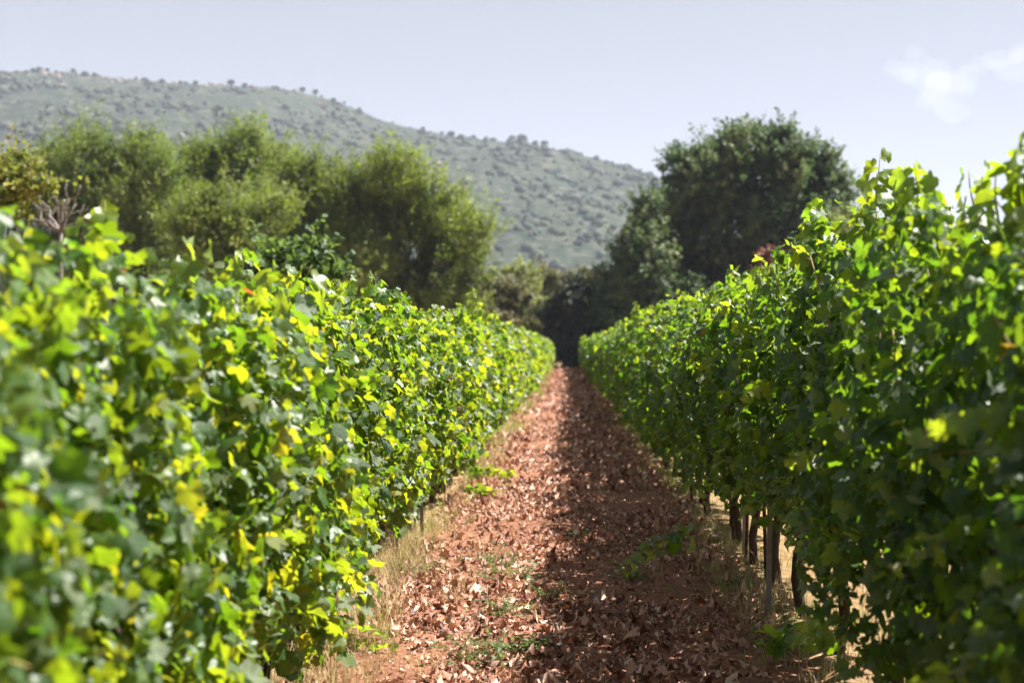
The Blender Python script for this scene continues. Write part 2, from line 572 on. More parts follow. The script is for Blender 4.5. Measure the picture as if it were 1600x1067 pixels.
def vine(side, i, y, extra):
    """one grapevine: side -1 is the left row, +1 the right row"""
    r = np.random.default_rng(5000 + i * 2 + (side > 0))
    lit = side < 0
    X = 1.32 * side + r.normal(0, 0.03)
    Z0 = float(gz(y)) + 0.045
    H = (1.76 + 0.08 * min(1, y / 25) - (0.12 if y < 3.5 else 0) if lit else 1.90 + (0.07 if y < 6.5 else 0)) + 0.08 * math.sin(y * 0.9 + side) + r.normal(0, 0.06)
    Hb = (0.28 if y < 6.6 else 0.44) if lit else (0.30 if y < 5.6 else 0.58 if y < 10.5 else 0.44)
    near, mid = y < 14.5, y < 38
    root = empty('grapevine', (X, y, Z0))
    side_w = 'sunlit row left of the path' if lit else 'shaded row right of the path'
    if y < 38:
        tag(root, 'leafy grapevine in the %s, %s in line from the front' % (side_w, ORD[i]), 'grapevine')
    else:
        tag(root, 'small distant grapevine near the far end of the %s' % side_w, 'grapevine')
    root['group'] = 'grapevines of the sunlit left row' if lit else 'grapevines of the shaded right row'

    # trunk with two arms along the wire
    s = Soup()
    k = 7 if near else 4
    zz = np.linspace(-0.06, 0.70, k)
    lean = r.normal(0, 0.05, 2)
    pts = np.stack([lean[0] * zz + 0.025 * np.sin(zz * 9 + r.uniform(0, 6)), lean[1] * zz + 0.03 * np.sin(zz * 7 + r.uniform(0, 6)), zz], -1)
    rad = np.interp(zz, [-0.06, 0.05, 0.5, 0.7], [0.050, 0.037, 0.030, 0.036]) * r.uniform(0.8, 1.25) * (1 if lit else 0.8)
    tv, tt = tube(pts, rad, 8 if near else 5)
    if near:
        tv = tv + vnoise(tv * 38, i)[:, None] * 0.004
    s.add(tv, tt)
    s.build('trunk', M['vine_bark'], root)
    if near:
        s = Soup()
        b = np.array([r.normal(0, 0.05), 0.08 + r.uniform(0, 0.25), -0.05])
        e = b + np.array([r.normal(0, 0.06), r.normal(0, 0.06), 0.95])
        s.add(*tube(b + (e - b) * np.linspace(0, 1, 4)[:, None] + r.normal(0, 0.006, (4, 3)), 0.012, 6))
        s.build('stake', M['vine_bark'], root)
    if mid:
        s = Soup()
        for sg in (-1, 1):
            u = np.linspace(0, 1, 5)
            ap = np.stack([pts[-1][0] + 0.02 * np.sin(u * 5 + i), pts[-1][1] + sg * 0.52 * u, 0.66 + 0.06 * np.sqrt(u)], -1)
            s.add(*tube(ap, np.linspace(0.022, 0.011, 5), 6))
        s.build('cordon', M['vine_bark'], root)
    if near:
        for q in range(6):
            b = np.array([r.normal(0, 0.04), r.uniform(-0.5, 0.5), 0.68])
            e = np.array([r.normal(-0.08 * side, 0.09), b[1] + r.normal(0, 0.10), H - r.uniform(0.12, 0.5)])
            u = np.linspace(0, 1, 6)[:, None]
            cp = b + (e - b) * u + np.array([r.normal(0, .07), r.normal(0, .05), 0]) * np.sin(u * 3.1)
            s = Soup(); s.add(*tube(cp, np.linspace(0.006, 0.003, 6), 5))
            s.build('cane', M['cane'] if q % 2 else M['stem'], root)

    # leaves
    if near: n, size = 1850, 0.0385
    elif mid: n, size = 960, 0.049
    else: n, size = 300, 0.088
    n = int(n * (1.0 if lit else 1.05) * r.uniform(0.82, 1.12))
    bulge = r.uniform(0.85, 1.18)
    yy = r.uniform(-0.58, 0.58, n)
    h = r.beta(1.35, 1.15, n)
    # the lower edge of the curtain of leaves is ragged along the row
    low = Hb + 0.13 * np.sin((y + yy) * 3.1 + side) + 0.10 * np.sin((y + yy) * 7.7 + 2)
    top = H + 0.06 * np.sin((y + yy) * 4.3) + 0.05 * np.sin((y + yy) * 11 + side)
    zz = low + (top - low) * h
    half = 0.37 * bulge * (1.16 - 0.32 * h) * np.sqrt(np.clip(1 - (2 * np.clip(h, 0, 1) - 1.02) ** 4 * 0.75, 0.08, 1)) * (1 + 0.22 * np.sin((y + yy) * 2.3 + zz * 2.1) + 0.12 * np.sin((y + yy) * 6.1 - zz * 5))
    cam_side = r.uniform(size=n) < (0.66 if lit else 0.52)
    sgn = np.where(cam_side, -side, side)
    depth = r.uniform(0, 1, n) ** 0.5
    xx = sgn * half * (0.12 + 0.88 * depth) * np.where(~cam_side & (not lit), 1.6, 1.0)  # unseen far side of the right row widened to hold back the sun
    topness = np.clip((h - 0.8) / 0.2, 0, 1)
    outward = np.stack([sgn, np.zeros(n), np.zeros(n)], -1).astype(float)
    nrm = outward * (0.75 - 0.45 * topness)[:, None] + np.array([0, 0, 1.0]) * (0.42 + 0.45 * topness)[:, None] + r.normal(0, 0.68, (n, 3))
    flip = r.uniform(size=n) < (0.17 if lit else 0.05)
    nrm[flip] *= -1
    tip = outward * 0.45 + np.array([0, 0, -0.85]) + r.normal(0, 0.62, (n, 3))
    R = frames(nrm, tip)
    sz = size * np.clip(r.lognormal(0, 0.38, n), 0.4, 1.8) * (1 - 0.3 * topness)
    pos = np.stack([xx, yy, zz], -1)
    tint = r.beta(1.7, 1.75, n) * 0.95 + 0.02 if lit else r.beta(1.2, 2.8, n) * 0.75 + 0.3 * topness * r.uniform(size=n)  # right row tinted darker below its top, its shade put into leaf colour
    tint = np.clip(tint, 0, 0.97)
    dry = r.uniform(size=n) < 0.003
    tint[dry] = r.uniform(0.985, 1.0, dry.sum())

    ind = np.zeros(n, bool)
    if y < INDIV_Y:
        score = (sgn == -side) * 1.0 + depth + sz * 4 - 9.0 * (Z0 + zz < 0.2)
        ind[np.argsort(-score)[:N_INDIV]] = True
        for j in np.nonzero(ind)[0]:
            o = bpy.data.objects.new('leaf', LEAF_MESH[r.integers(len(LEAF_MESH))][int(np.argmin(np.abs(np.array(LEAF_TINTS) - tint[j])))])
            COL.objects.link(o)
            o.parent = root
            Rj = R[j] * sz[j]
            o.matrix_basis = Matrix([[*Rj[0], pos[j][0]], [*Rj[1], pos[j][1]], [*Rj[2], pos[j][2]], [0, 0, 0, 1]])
    rest = np.nonzero(~ind)[0]
    s = Soup()
    fine = (depth[rest] > 0.75) & (y < 10) & (sgn[rest] == -side)
    core = (depth[rest] < 0.55) | (sgn[rest] == side)
    for sel, tpls in (((fine, LEAF_A), (~fine & ~core, LEAF_B), (~fine & core, LEAF_C)) if near else ((fine | True, LEAF_B if y < 20 else LEAF_C),)):
        pick = r.integers(len(tpls), size=len(rest))
        for q in range(len(tpls)):
            jj = rest[sel & (pick == q)]
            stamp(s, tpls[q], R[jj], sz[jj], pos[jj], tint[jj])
    # larger leaves added out of sight in the canopy to block sun leaks
    nc, cs = ((320 if lit else 620), 0.066) if mid else ((60 if lit else 110), 0.15)
    ch = r.uniform(0.0, 0.93, nc); cyy = r.uniform(-0.56, 0.56, nc)
    cl_, ct_ = np.interp(cyy, np.sort(yy), low[np.argsort(yy)]), H - 0.06
    cpos = np.stack([r.uniform(-0.16, 0.16 if lit else 0.40, nc) * (1.15 - 0.4 * ch), cyy, cl_ + (ct_ - cl_) * ch], -1)
    if not lit: cpos[:, 0] = np.abs(cpos[:, 0] + 0.16) * 1.0 - 0.16
    cR = frames(np.array([0.7 * -side, 0, 0.6]) + r.normal(0, 0.5, (nc, 3)), np.array([0, 0, -1.0]) + r.normal(0, 0.5, (nc, 3)))
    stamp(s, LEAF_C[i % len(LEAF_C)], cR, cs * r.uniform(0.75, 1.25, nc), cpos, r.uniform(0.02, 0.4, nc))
    tag(s.build('foliage', M['vine'], root), kind='stuff')

    # shoots standing above the wire and hanging out at the side
    if mid:
        for q in range(0 if i < 2 else 2):
            L = r.uniform(0.12, 0.28)
            b = (r.normal(0, 0.12), r.uniform(-0.5, 0.5), H - 0.10)
            make_shoot(b, (r.normal(-0.1 * side, 0.25), r.normal(0, 0.25), 1), L, r).build('shoot', [M['vine'], M['stem'], M['young']], root)
    if near:
        for q in range(2):
            b = (-side * 0.22, r.uniform(-0.45, 0.45), r.uniform(0.75, H - 0.15))
            make_shoot(b, (-side * r.uniform(0.5, 1.0), r.normal(0, 0.5), r.uniform(-0.2, 0.7)), r.uniform(0.22, 0.38), r, 0.055, r.uniform(0.1, 0.5)).build('shoot', [M['vine'], M['stem'], M['young']], root)
    for (bx, by, bz, d, L, sz_, dr, nn) in extra:
        make_shoot((bx - X, by - y, bz - Z0), d, L, r, sz_, dr, True, nn).build('shoot', [M['vine'], M['stem'], M['young']], root)
    if near and i % 2 == (0 if lit else 1):
        p = np.array([-side * r.uniform(0.20, 0.28), r.uniform(-0.3, 0.3), r.uniform(0.75, 1.15)])
        grape_bunch(p, r).build('grape_bunch', M['grape'], root)


# single shoots the photograph shows: (row side, tip pixel, distance, length, leaf size)
SHOOTS = []
for side, px, py, dist, L, szl in ((-1, 575, 422, 9.0, 0.40, 0.072), (-1, 545, 430, 9.2, 0.30, 0.066), (-1, 735, 452, 19.0, 0.55, 0.09), (-1, 688, 478, 15.0, 0.30, 0.07),
                                   (-1, 160, 310, 4.1, 0.22, 0.075),
                                   (1, 1276, 316, 7.2, 0.38, 0.085), (1, 1365, 246, 5.9, 0.40, 0.095), (1, 1410, 262, 5.7, 0.38, 0.095), (1, 1140, 418, 11.2, 0.40, 0.07),
                                   (1, 1515, 268, 4.7, 0.20, 0.075), (1, 1558, 262, 4.45, 0.20, 0.075), (1, 1590, 225, 4.2, 0.36, 0.10), (1, 1600, 205, 4.1, 0.26, 0.075), (1, 1215, 420, 8.6, 0.24, 0.075), (1, 1020, 478, 22.0, 0.3, 0.07)):
    tip = at(px, py, dist)
    lean = (np.random.default_rng(px).normal(0, 0.12), 0.1, 1)
    SHOOTS.append((side, tip - unit(np.array(lean)) * L, lean, L, szl, 0.0, None))
# low shoots and suckers reaching out over the path
for side, px, py, dist, d, L, szl, dr in ((1, 1085, 835, 9.2, (-1, -0.35, -0.25), 0.55, 0.075, 0.25), (1, 1250, 985, 7.0, (-0.6, -0.5, 0.2), 0.32, 0.075, 0.25), (1, 1300, 1000, 6.6, (-0.5, -0.4, 0.5), 0.30, 0.07, 0.2),
                                          (1, 1235, 1010, 6.9, (0.2, -0.6, 0.4), 0.28, 0.07, 0.2), (-1, 480, 975, 7.2, (1, -0.3, 0.1), 0.48, 0.07, 0.15), (-1, 740, 735, 16.0, (0.8, -0.2, 0.1), 0.5, 0.07, 0.2), (-1, 728, 765, 15.0, (0.9, -0.2, 0.2), 0.4, 0.07, 0.2)):
    SHOOTS.append((side, at(px, py, dist), d, L, szl, dr, None))

ROW_START, ROW_END = 1.9, 101.0
for side in (-1, 1):
    for i, y in enumerate(np.arange(ROW_START + (0.1 if side > 0 else 0), ROW_END, 1.0)):
        ex = [(b[0], b[1], b[2], d, L, sz_, dr, nn) for (sd, b, d, L, sz_, dr, nn) in SHOOTS if sd == side and abs(b[1] - y) <= 0.5]
        vine(side, i, float(y), ex)

# ------------------------------------------------------------------ posts and wires
def post_mesh():
    s = Soup()
    w, dp, th, h = 0.028, 0.022, 0.003, 1.62
    prof = [(-w / 2, -dp / 2), (w / 2, -dp / 2), (w / 2, dp / 2), (w / 2 - th, dp / 2), (w / 2 - th, -dp / 2 + th), (-w / 2 + th, -dp / 2 + th), (-w / 2 + th, dp / 2), (-w / 2, dp / 2)]
    n = len(prof)
    v = [(a, b, z) for z in (-0.3, h) for a, b in prof]
    t = []
    for j in range(n):
        a, b = j, (j + 1) % n
        t += [(a, b, b + n), (a, b + n, a + n)]
    t += [(n + a, n + b, n + c) for a, b, c in ((0, 1, 4), (0, 4, 5), (1, 2, 3), (1, 3, 4), (0, 5, 6), (0, 6, 7))]
    s.add(v, t)
    for z in np.arange(0.5, 1.6, 0.3):           # hooks for the wires
        for sg in (-1, 1):
            s.add(*tube([(sg * w / 2, 0, z), (sg * (w / 2 + 0.012), 0, z + 0.004), (sg * (w / 2 + 0.014), 0, z + 0.022)], 0.003, 4))
    return s.mesh('vineyard_post', M['steel'], smooth=False)


PM = post_mesh()
for side in (-1, 1):
    for k, y in enumerate(np.arange(5.45, 48, 5.0)):
        X = side * 1.30
        if side < 0 and k == 1: X, y = -1.18, 11.6
        if side > 0 and k == 0: X, y = 1.14, 8.1
        p = link('vineyard_post', PM, None, (X, float(y), float(gz(y)) + 0.04))
        p.rotation_euler = (0.01 * math.sin(k * 3), 0.02 * math.sin(k * 5 + side), 0.2 * math.sin(k * 2))
        w_ = 'sunlit left row' if side < 0 else 'shaded right row'
        if side < 0 and k == 1: tag(p, 'pale thin metal post showing below the leaves of the sunlit left row', 'post')
        elif side > 0 and k == 0: tag(p, 'thin metal post standing beside trunks under the shaded right row', 'post')
        else: tag(p, 'metal post mostly hidden in the leaves of the %s, %s from the front' % (w_, ORD[k]), 'post')
        p['group'] = 'metal posts of the vine rows'
    for z in (0.68, 1.1, 1.5):
        ys = np.arange(0.5, 102, 2.5)
        pts = np.stack([np.full(len(ys), side * 1.30 + 0.03), ys, gz(ys) + 0.04 + z - 0.012 * (np.arange(len(ys)) % 2)], -1)
        s = Soup(); s.add(*tube(pts, 0.0016, 4))
        tag(s.build('trellis_wire', M['wire']), '%s thin trellis wire strung through the %s' % ({0.68: 'lowest', 1.1: 'middle', 1.5: 'topmost'}[z], 'sunlit left row' if side < 0 else 'shaded right row'), 'wire', 'wires of the vine rows')

# ------------------------------------------------------------------ leaf litter, grass, weeds
def path_surface(x, y):
    return path_z(np.asarray(x, float)[None], np.asarray(y, float)[None])[0]


def litter():
    s = Soup()
    r = np.random.default_rng(77)
    for y0, y1, dens, size in ((3.8, 9.0, 560, 0.026), (9, 16, 460, 0.027), (16, 30, 200, 0.037), (30, 60, 60, 0.06), (60, 102, 18, 0.09)):
        n = int((y1 - y0) * 2.7 * dens)
        x = r.uniform(-1.35, 1.35, n); y = r.uniform(y0, y1, n)
        patch = vnoise(np.stack([x * 1.7, y * 0.9], -1), 8) + 0.7 * vnoise(np.stack([x * 4, y * 3], -1), 9)
        keep = (patch + r.normal(0, 0.3, n) > -0.36) & (r.uniform(size=n) < 1.15 - 0.18 * np.abs(x))
        x, y = x[keep], y[keep]; n = len(x)
        sz = size * np.clip(r.lognormal(0, 0.48, n), 0.35, 2.4)
        z = path_surface(x, y) + r.uniform(0.0, 0.022, n) + sz * 0.12
        nrm = np.stack([r.normal(0, 0.5, n), r.normal(0, 0.5, n), np.where(r.uniform(size=n) < 0.5, 1.0, -1.0)], -1)
        tip = r.normal(size=(n, 3)) * np.array([1, 1, 0.3])
        R = frames(nrm, tip)
        pick = r.integers(len(LEAF_DRY), size=n)
        tint = np.clip(r.beta(1.6, 1.2, n), 0, 0.999)
        for q in range(len(LEAF_DRY)):
            m = pick == q
            stamp(s, LEAF_DRY[q], R[m], sz[m], np.stack([x, y, z], -1)[m], tint[m])
    # small crumbs and twigs between the leaves
    n = 9000
    x = r.uniform(-1.3, 1.3, n); y = 2 + 20 * r.uniform(0, 1, n) ** 1.3
    sz = r.uniform(0.008, 0.02, n)
    R = frames(r.normal(size=(n, 3)) + np.array([0, 0, 1]), r.normal(size=(n, 3)))
    stamp(s, LEAF_C[0], R, sz, np.stack([x, y, path_surface(x, y) + 0.008], -1), r.uniform(size=n))
    tag(s.build('leaf_litter', M['litter']), 'curled dry reddish brown fallen leaves covering the earth path', 'leaf litter', kind='stuff')


litter()


def blades(n, x, y, z, hgt, wid, r, lean=0.5):
    """bent grass blades of five vertices each"""
    s_dir = r.normal(size=(n, 2)); s_dir = s_dir / np.linalg.norm(s_dir, axis=1, keepdims=True)
    b = np.stack([s_dir[:, 0], s_dir[:, 1], np.zeros(n)], -1)
    w = np.stack([-s_dir[:, 1], s_dir[:, 0], np.zeros(n)], -1) * wid[:, None]
    base = np.stack([x, y, z], -1)
    up = np.array([0, 0, 1.0])
    ln = np.abs(r.normal(0, lean, n))[:, None] * hgt[:, None]
    p1 = base + up * hgt[:, None] * 0.55 + b * ln * 0.35
    p2 = base + up * hgt[:, None] * (1 - 0.25 * np.minimum(ln / hgt[:, None], 1.5)) + b * ln
    v = np.stack([base - w, base + w, p1 - w * 0.7, p1 + w * 0.7, p2], 1).reshape(-1, 3)
    o = (np.arange(n) * 5)[:, None, None]
    t = np.array([[0, 1, 3], [0, 3, 2], [2, 3, 4]])[None] + o
    return v, t.reshape(-1, 3)


def grass():
    r = np.random.default_rng(91)
    s, g = Soup(), Soup()
    for y0, y1, per_m, hg, wd in ((2, 14, 760, 0.15, 0.0019), (14, 32, 210, 0.14, 0.0035), (32, 101, 90, 0.18, 0.010)):
        for side in (-1, 1):
            nt_ = int((y1 - y0) * per_m / 12)
            tx = side * (1.18 + np.abs(r.normal(0, 0.20, nt_)) * np.where(r.uniform(size=nt_) < 0.45, -1, 1))
            ty = r.uniform(y0, y1, nt_)
            keep = vnoise(np.stack([tx * 1.2, ty * 0.8], -1), 20 + side) + r.normal(0, 0.35, nt_) > (-0.05 if side < 0 else 0.05)
            tx, ty = tx[keep], ty[keep]
            th = hg * np.clip(r.lognormal(0, 0.45, len(tx)), 0.3, 2.0) * (1.15 if side < 0 else 0.6)
            green = r.uniform(size=len(tx)) < np.clip((ty - 7) / 14, 0.12, 0.78)
            for gr, soup in ((False, s), (True, g)):
                m = green == gr
                k = 12
                x = np.repeat(tx[m], k) + r.normal(0, 0.035, m.sum() * k)
                y = np.repeat(ty[m], k) + r.normal(0, 0.035, m.sum() * k)
                h = np.repeat(th[m], k) * r.uniform(0.5, 1.25, m.sum() * k)
                n = len(x)
                if n == 0: continue
                z = gz(y) + row_bank(x) - 0.01
                v, t = blades(n, x, y, z, h, np.full(n, wd), r, 0.85)
                soup.add(v, t, np.repeat(r.uniform(size=n), 5))
    # straw beyond the rows, seen between the trunks
    n = 16000
    x = r.uniform(1.5, 4.5, n) * np.where(r.uniform(size=n) < 0.75, 1, -1); y = r.uniform(3, 40, n)
    v, t = blades(n, x, y, gz(y), r.uniform(0.06, 0.2, n), np.full(n, 0.003), r)
    s.add(v, t, np.repeat(r.uniform(size=n), 5))
    tag(s.build('dry_grass', M['straw']), 'pale straw coloured dry grass along the feet of both vine rows', 'grass', kind='stuff')
    tag(g.build('verge_grass', M['verge']), 'green and yellowing grass on the verges of the path', 'grass', kind='stuff')


grass()

WEEDS = [(790, 905, 0.20, 'low grey-green weed sprawling in the sunlit middle of the path'),
         (775, 880, 0.16, 'grey-green weed just behind the sprawling one in mid path'),
         (775, 960, 0.13, 'small yellowish weed in the sunlit litter, between two larger weeds'),
         (760, 1035, 0.20, 'green tufted weed nearest the bottom edge of the picture'),
         (800, 1020, 0.13, 'small green weed beside the tuft at the bottom edge'),
         (862, 935, 0.12, 'green weed on the border of sunlight and shadow'),
         (985, 905, 0.16, 'spindly weed in the shaded half of the path'),
         (905, 840, 0.09, 'tiny green sprig in the shadow near the middle of the path'),
         (1205, 1010, 0.20, 'leafy weed under the shaded vines at the lower right'),
         (1165, 925, 0.16, 'sunlit weed at the foot of a shaded vine trunk'),
         (835, 1012, 0.08, 'lone tiny sprout at the edge of the shadow near the bottom'),
         (650, 900, 0.16, 'weed beside the straw at the foot of the sunlit row')]


def weed(px, py, size, label, seed):
    r = np.random.default_rng(seed)
    p = on_ground(px, py)
    p[2] += 0.01
    root = empty('weed', p)
    tag(root, label, 'weed', 'weeds growing on the path')
    st, lf = Soup(), Soup()
    for k in range(int(10 + size * 70)):
        a = r.uniform(0, 6.28); el = r.uniform(0.25, 1.1)
        d = np.array([math.cos(a) * math.cos(el), math.sin(a) * math.cos(el), math.sin(el)])
        L = size * r.uniform(0.5, 1.1)
        u = np.linspace(0, 1, 5)[:, None]
        pts = np.array([r.normal(0, size * 0.35), r.normal(0, size * 0.35), 0]) + d * L * u - np.array([0, 0, 0.25 * L]) * u ** 2
        st.add(*tube(pts, np.linspace(0.002, 0.0008, 5), 3))
        for q in range(9):
            f = r.uniform(0.15, 1)
            c = np.array([np.interp(f, u[:, 0], pts[:, j]) for j in range(3)])
            R = frames(r.normal(size=(1, 3)) * 0.5 + np.array([[0, 0, 1]]), r.normal(size=(1, 3)) + d[None])
            tpl = (np.array([(0, 0, 0), (0.25, 0.5, 0.05), (0, 1.2, -0.1), (-0.25, 0.5, 0.05)], float), np.array([[0, 1, 2], [0, 2, 3]]), np.zeros(4))
            stamp(lf, tpl, R, np.array([r.uniform(0.016, 0.034)]), c[None], np.array([r.uniform()]))
    tag(st.build('stems', M['weed'], root), kind='stuff')
    tag(lf.build('foliage', M['weed'], root), kind='stuff')


for k, (a, b, c, d) in enumerate(WEEDS):
    weed(a, b, c * 1.35, d, 900 + k)

# ------------------------------------------------------------------ trees
def tree_mat(name, dark, mid_, light, thr, trans=0.28):
    return leaf_material(name, [(0.0, dark), (0.5, mid_), (1.0, light)], [(0.0, thr), (1.0, tuple(min(1, c * 1.6) for c in thr))], trans=trans, rough=0.55, spec=0.25, per_object=False)


M['willow'] = tree_mat('olive_green_tree_leaf', (0.020, 0.046, 0.014), (0.096, 0.140, 0.034), (0.28, 0.305, 0.08), (0.23, 0.33, 0.04), 0.35)
M['willow2'] = tree_mat('yellowish_tree_leaf', (0.022, 0.048, 0.014), (0.108, 0.148, 0.034), (0.31, 0.325, 0.08), (0.26, 0.35, 0.04), 0.35)
M['oak'] = tree_mat('dark_evergreen_leaf', (0.030, 0.062, 0.030), (0.078, 0.130, 0.056), (0.21, 0.235, 0.115), (0.12, 0.20, 0.05), 0.32)
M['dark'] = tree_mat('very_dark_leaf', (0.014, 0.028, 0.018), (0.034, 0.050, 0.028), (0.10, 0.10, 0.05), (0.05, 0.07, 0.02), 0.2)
M['oak2'] = tree_mat('brownish_evergreen_leaf', (0.070, 0.080, 0.032), (0.150, 0.150, 0.064), (0.26, 0.23, 0.11), (0.18, 0.18, 0.05), 0.25)
M['pale'] = tree_mat('pale_olive_leaf', (0.14, 0.19, 0.065), (0.24, 0.28, 0.10), (0.34, 0.35, 0.14), (0.34, 0.40, 0.10), 0.3)
M['rust'] = tree_mat('rusty_dry_leaf', (0.16, 0.075, 0.05), (0.24, 0.12, 0.08), (0.30, 0.17, 0.12), (0.25, 0.10, 0.06), 0.2)
M['fig'] = tree_mat('broad_grey_green_leaf', (0.045, 0.095, 0.03), (0.08, 0.15, 0.05), (0.14, 0.21, 0.09), (0.22, 0.34, 0.05), 0.3)
M['yellowing'] = tree_mat('yellowing_leaf', (0.07, 0.11, 0.025), (0.13, 0.16, 0.035), (0.26, 0.20, 0.06), (0.28, 0.32, 0.05), 0.35)

DIAMOND2 = (np.array([(0, 0, 0), (0.5, 0.55, 0.08), (0, 1.3, 0), (-0.5, 0.55, 0.08)], float), np.array([[0, 2, 1], [0, 3, 2]]), np.zeros(4))
DIAMOND = (np.array([(-0.42, 0.15, 0), (0.42, 0.35, 0), (0, 1.3, 0)], float), np.array([[0, 1, 2]]), np.zeros(3))
SLIM = (np.array([(-0.24, 0.1, 0), (0.24, 0.2, 0), (0, 1.6, 0)], float), np.array([[0, 1, 2]]), np.zeros(3))


def tree(name, label, cat, base, blobs, mat, r, sprays=900, per=14, leaf=0.13, length=0.9, up=0.5, shape=SLIM, group=None, trunk_r=0.3, dead=False, shell=0.40):
    """trunk, limbs to every clump, crown of leafy sprays on uneven clumps. blobs: (x, y, z, rx, ry, rz) in the world"""
    base = np.array(base, float)
    root = empty(name, base)
    tag(root, label, cat, group)
    B = np.array(blobs, float); B[:, :3] -= base
    cz = B[:, 2].min()
    top = np.array([B[:, 0].mean() * 0.4, B[:, 1].mean() * 0.4, max(0.8, cz * 0.6)])
    tr = Soup()
    u = np.linspace(0, 1, 6)[:, None]
    pts = np.array([0, 0, -0.3]) + (top + np.array([0, 0, 0.3])) * u + np.array([0.15, 0.1, 0]) * np.sin(u * 5) * trunk_r
    tr.add(*tube(pts, trunk_r * np.linspace(1.25, 0.75, 6), 9))
    tr.build('trunk', M['bark'], root)
    lm = Soup()
    for b in B:
        e = b[:3] + np.array([0, 0, 0.25 * b[5]])
        q = top + (e - top) * u + np.array([0, 0, 0.25]) * np.sin(u * 3.1) * np.linalg.norm(e - top) * 0.3
        lm.add(*tube(q, trunk_r * np.linspace(0.5, 0.08, 6), 6))
        for k in range(4):
            d = unit(r.normal(size=3) + np.array([0, 0, 0.5]))
            f = q[3] + (d * b[3:6] * 0.85) * u[:4] * 1.2
            lm.add(*tube(f, trunk_r * np.linspace(0.2, 0.03, 4), 4))
    lm.build('limbs', M['bark'], root)
    # every clump is itself made of smaller clumps with hollows between them
    sub = []
    for b in B:
        sub.append((*b[:3], *(b[3:6] * 0.72)))
        for d in unit(r.normal(size=(9, 3)) + np.array([0, -0.25, 0.3])):
            f = r.uniform(0.30, 0.52)
            sub.append((*(b[:3] + d * b[3:6] * (1 - f * 0.65)), *(b[3:6] * f)))
    B = np.array(sub)
    per = per * 2
    vol = (B[:, 3] * B[:, 5]); share = vol / vol.sum()
    cr = Soup()
    for b, f in zip(B, share):
        n = max(6, int(0.72 * sprays * f))
        d = unit(r.normal(size=(n, 3)) + np.array([0, 0, 0.25]))
        lump = 1 + 0.20 * vnoise(d * 3.4 + b[:3], 41) + 0.10 * vnoise(d * 8 + b[:3], 42)
        rad = (shell + (1 - shell) * r.uniform(0, 1, n) ** 0.6) * lump
        p = b[:3] + d * b[3:6] * rad[:, None]
        ax = unit(d * 0.9 + np.array([0, 0, up]) + r.normal(0, 0.30, (n, 3)))
        Ls = length * r.uniform(0.5, 1.25, n) * (1.0 + 0.8 * (r.uniform(size=n) < 0.25))
        # lit and shaded clumps painted as tints: broad noise plus jitter
        tb = 0.5 + 0.25 * vnoise(p * 0.8, 43) + r.normal(0, 0.25, n) + r.normal(0, 0.22)
        N = n * per
        ix = np.repeat(np.arange(n), per)
        fr = np.tile((np.arange(per) + 0.5) / per, n) + r.normal(0, 0.03, N)
        off = r.normal(0, 1, (N, 3)); off -= (off * ax[ix]).sum(1, keepdims=True) * ax[ix]
        pos = p[ix] + ax[ix] * (fr * Ls[ix])[:, None] + unit(off) * (0.13 * Ls[ix] * (1.05 - fr))[:, None]
        tip = ax[ix] * 1.0 + unit(off) * 0.7 + r.normal(0, 0.2, (N, 3))
        nrm = 0.7 * r.normal(size=(N, 3)) + d[ix] * 0.95 + np.array([0, 0, 0.35])
        stamp(cr, shape, frames(nrm, tip), 1.5 * leaf * r.uniform(0.7, 1.3, N), pos, np.clip(tb[ix] + r.normal(0, 0.08, N), 0, 1))
    o = cr.build('crown', mat, root)
    return root


def px_blobs(lst, y, jit=0.0, deep=0.8, r=None):
    """clumps given as photograph (px, py, half width, half height) at distance y"""
    out = []
    for k, (px, py, hw, hh) in enumerate(lst):
        yy = y + (r.normal(0, jit) if r is not None else 0)
        c = at(px, py, yy)
        out.append((c[0], c[1], c[2], hw / F * yy, hw / F * yy * deep, hh / F * yy))
    return out


def base_at(px, y):
    return (at(px, VY, y)[0], y, float(gz(y)))


T = np.random.default_rng(303)
GL = 'feathery olive trees behind the sunlit row'
tree('olive_green_tree', 'feathery tree farthest left in the line, above bare grey twigs', 'tree', base_at(115, 82),
     px_blobs([(100, 440, 90, 60), (20, 440, 70, 60), (115, 301, 60, 75), (85, 286, 40, 60), (150, 276, 40, 55), (120, 251, 32, 38), (60, 346, 40, 60), (150, 366, 50, 60)], 82, 1.2, r=T), M['willow'], T, 2600, 14, 0.12, 1.35, 1.0, group=GL)
tree('olive_green_tree', 'narrow dark-sided feathery tree, second of the line from the left', 'tree', base_at(225, 80),
     px_blobs([(225, 440, 70, 60), (222, 306, 42, 70), (215, 261, 27, 36), (240, 276, 30, 45), (205, 346, 40, 60), (255, 366, 48, 60)], 80, 1.2, r=T), M['willow'], T, 2100, 14, 0.12, 1.35, 1.0, group=GL)
tree('olive_green_tree', 'feathery tree with the highest tip in the middle of the line', 'tree', base_at(375, 84),
     px_blobs([(390, 450, 80, 55), (372, 291, 52, 70), (385, 251, 30, 36), (340, 266, 36, 40), (410, 281, 36, 45), (305, 286, 36, 48), (310, 346, 50, 60), (395, 361, 58, 60)], 84, 1.2, r=T), M['willow'], T, 2900, 14, 0.12, 1.35, 1.0, group=GL)
tree('olive_green_tree', 'low pale rounded tree in front of the middle of the line', 'tree', base_at(335, 72),
     px_blobs([(330, 450, 80, 50), (345, 350, 55, 45), (300, 365, 42, 45), (385, 370, 48, 42), (340, 400, 70, 40), (425, 350, 32, 40)], 72, 1.0, r=T), M['willow2'], T, 2000, 14, 0.105, 1.1, 1.0, group=GL)
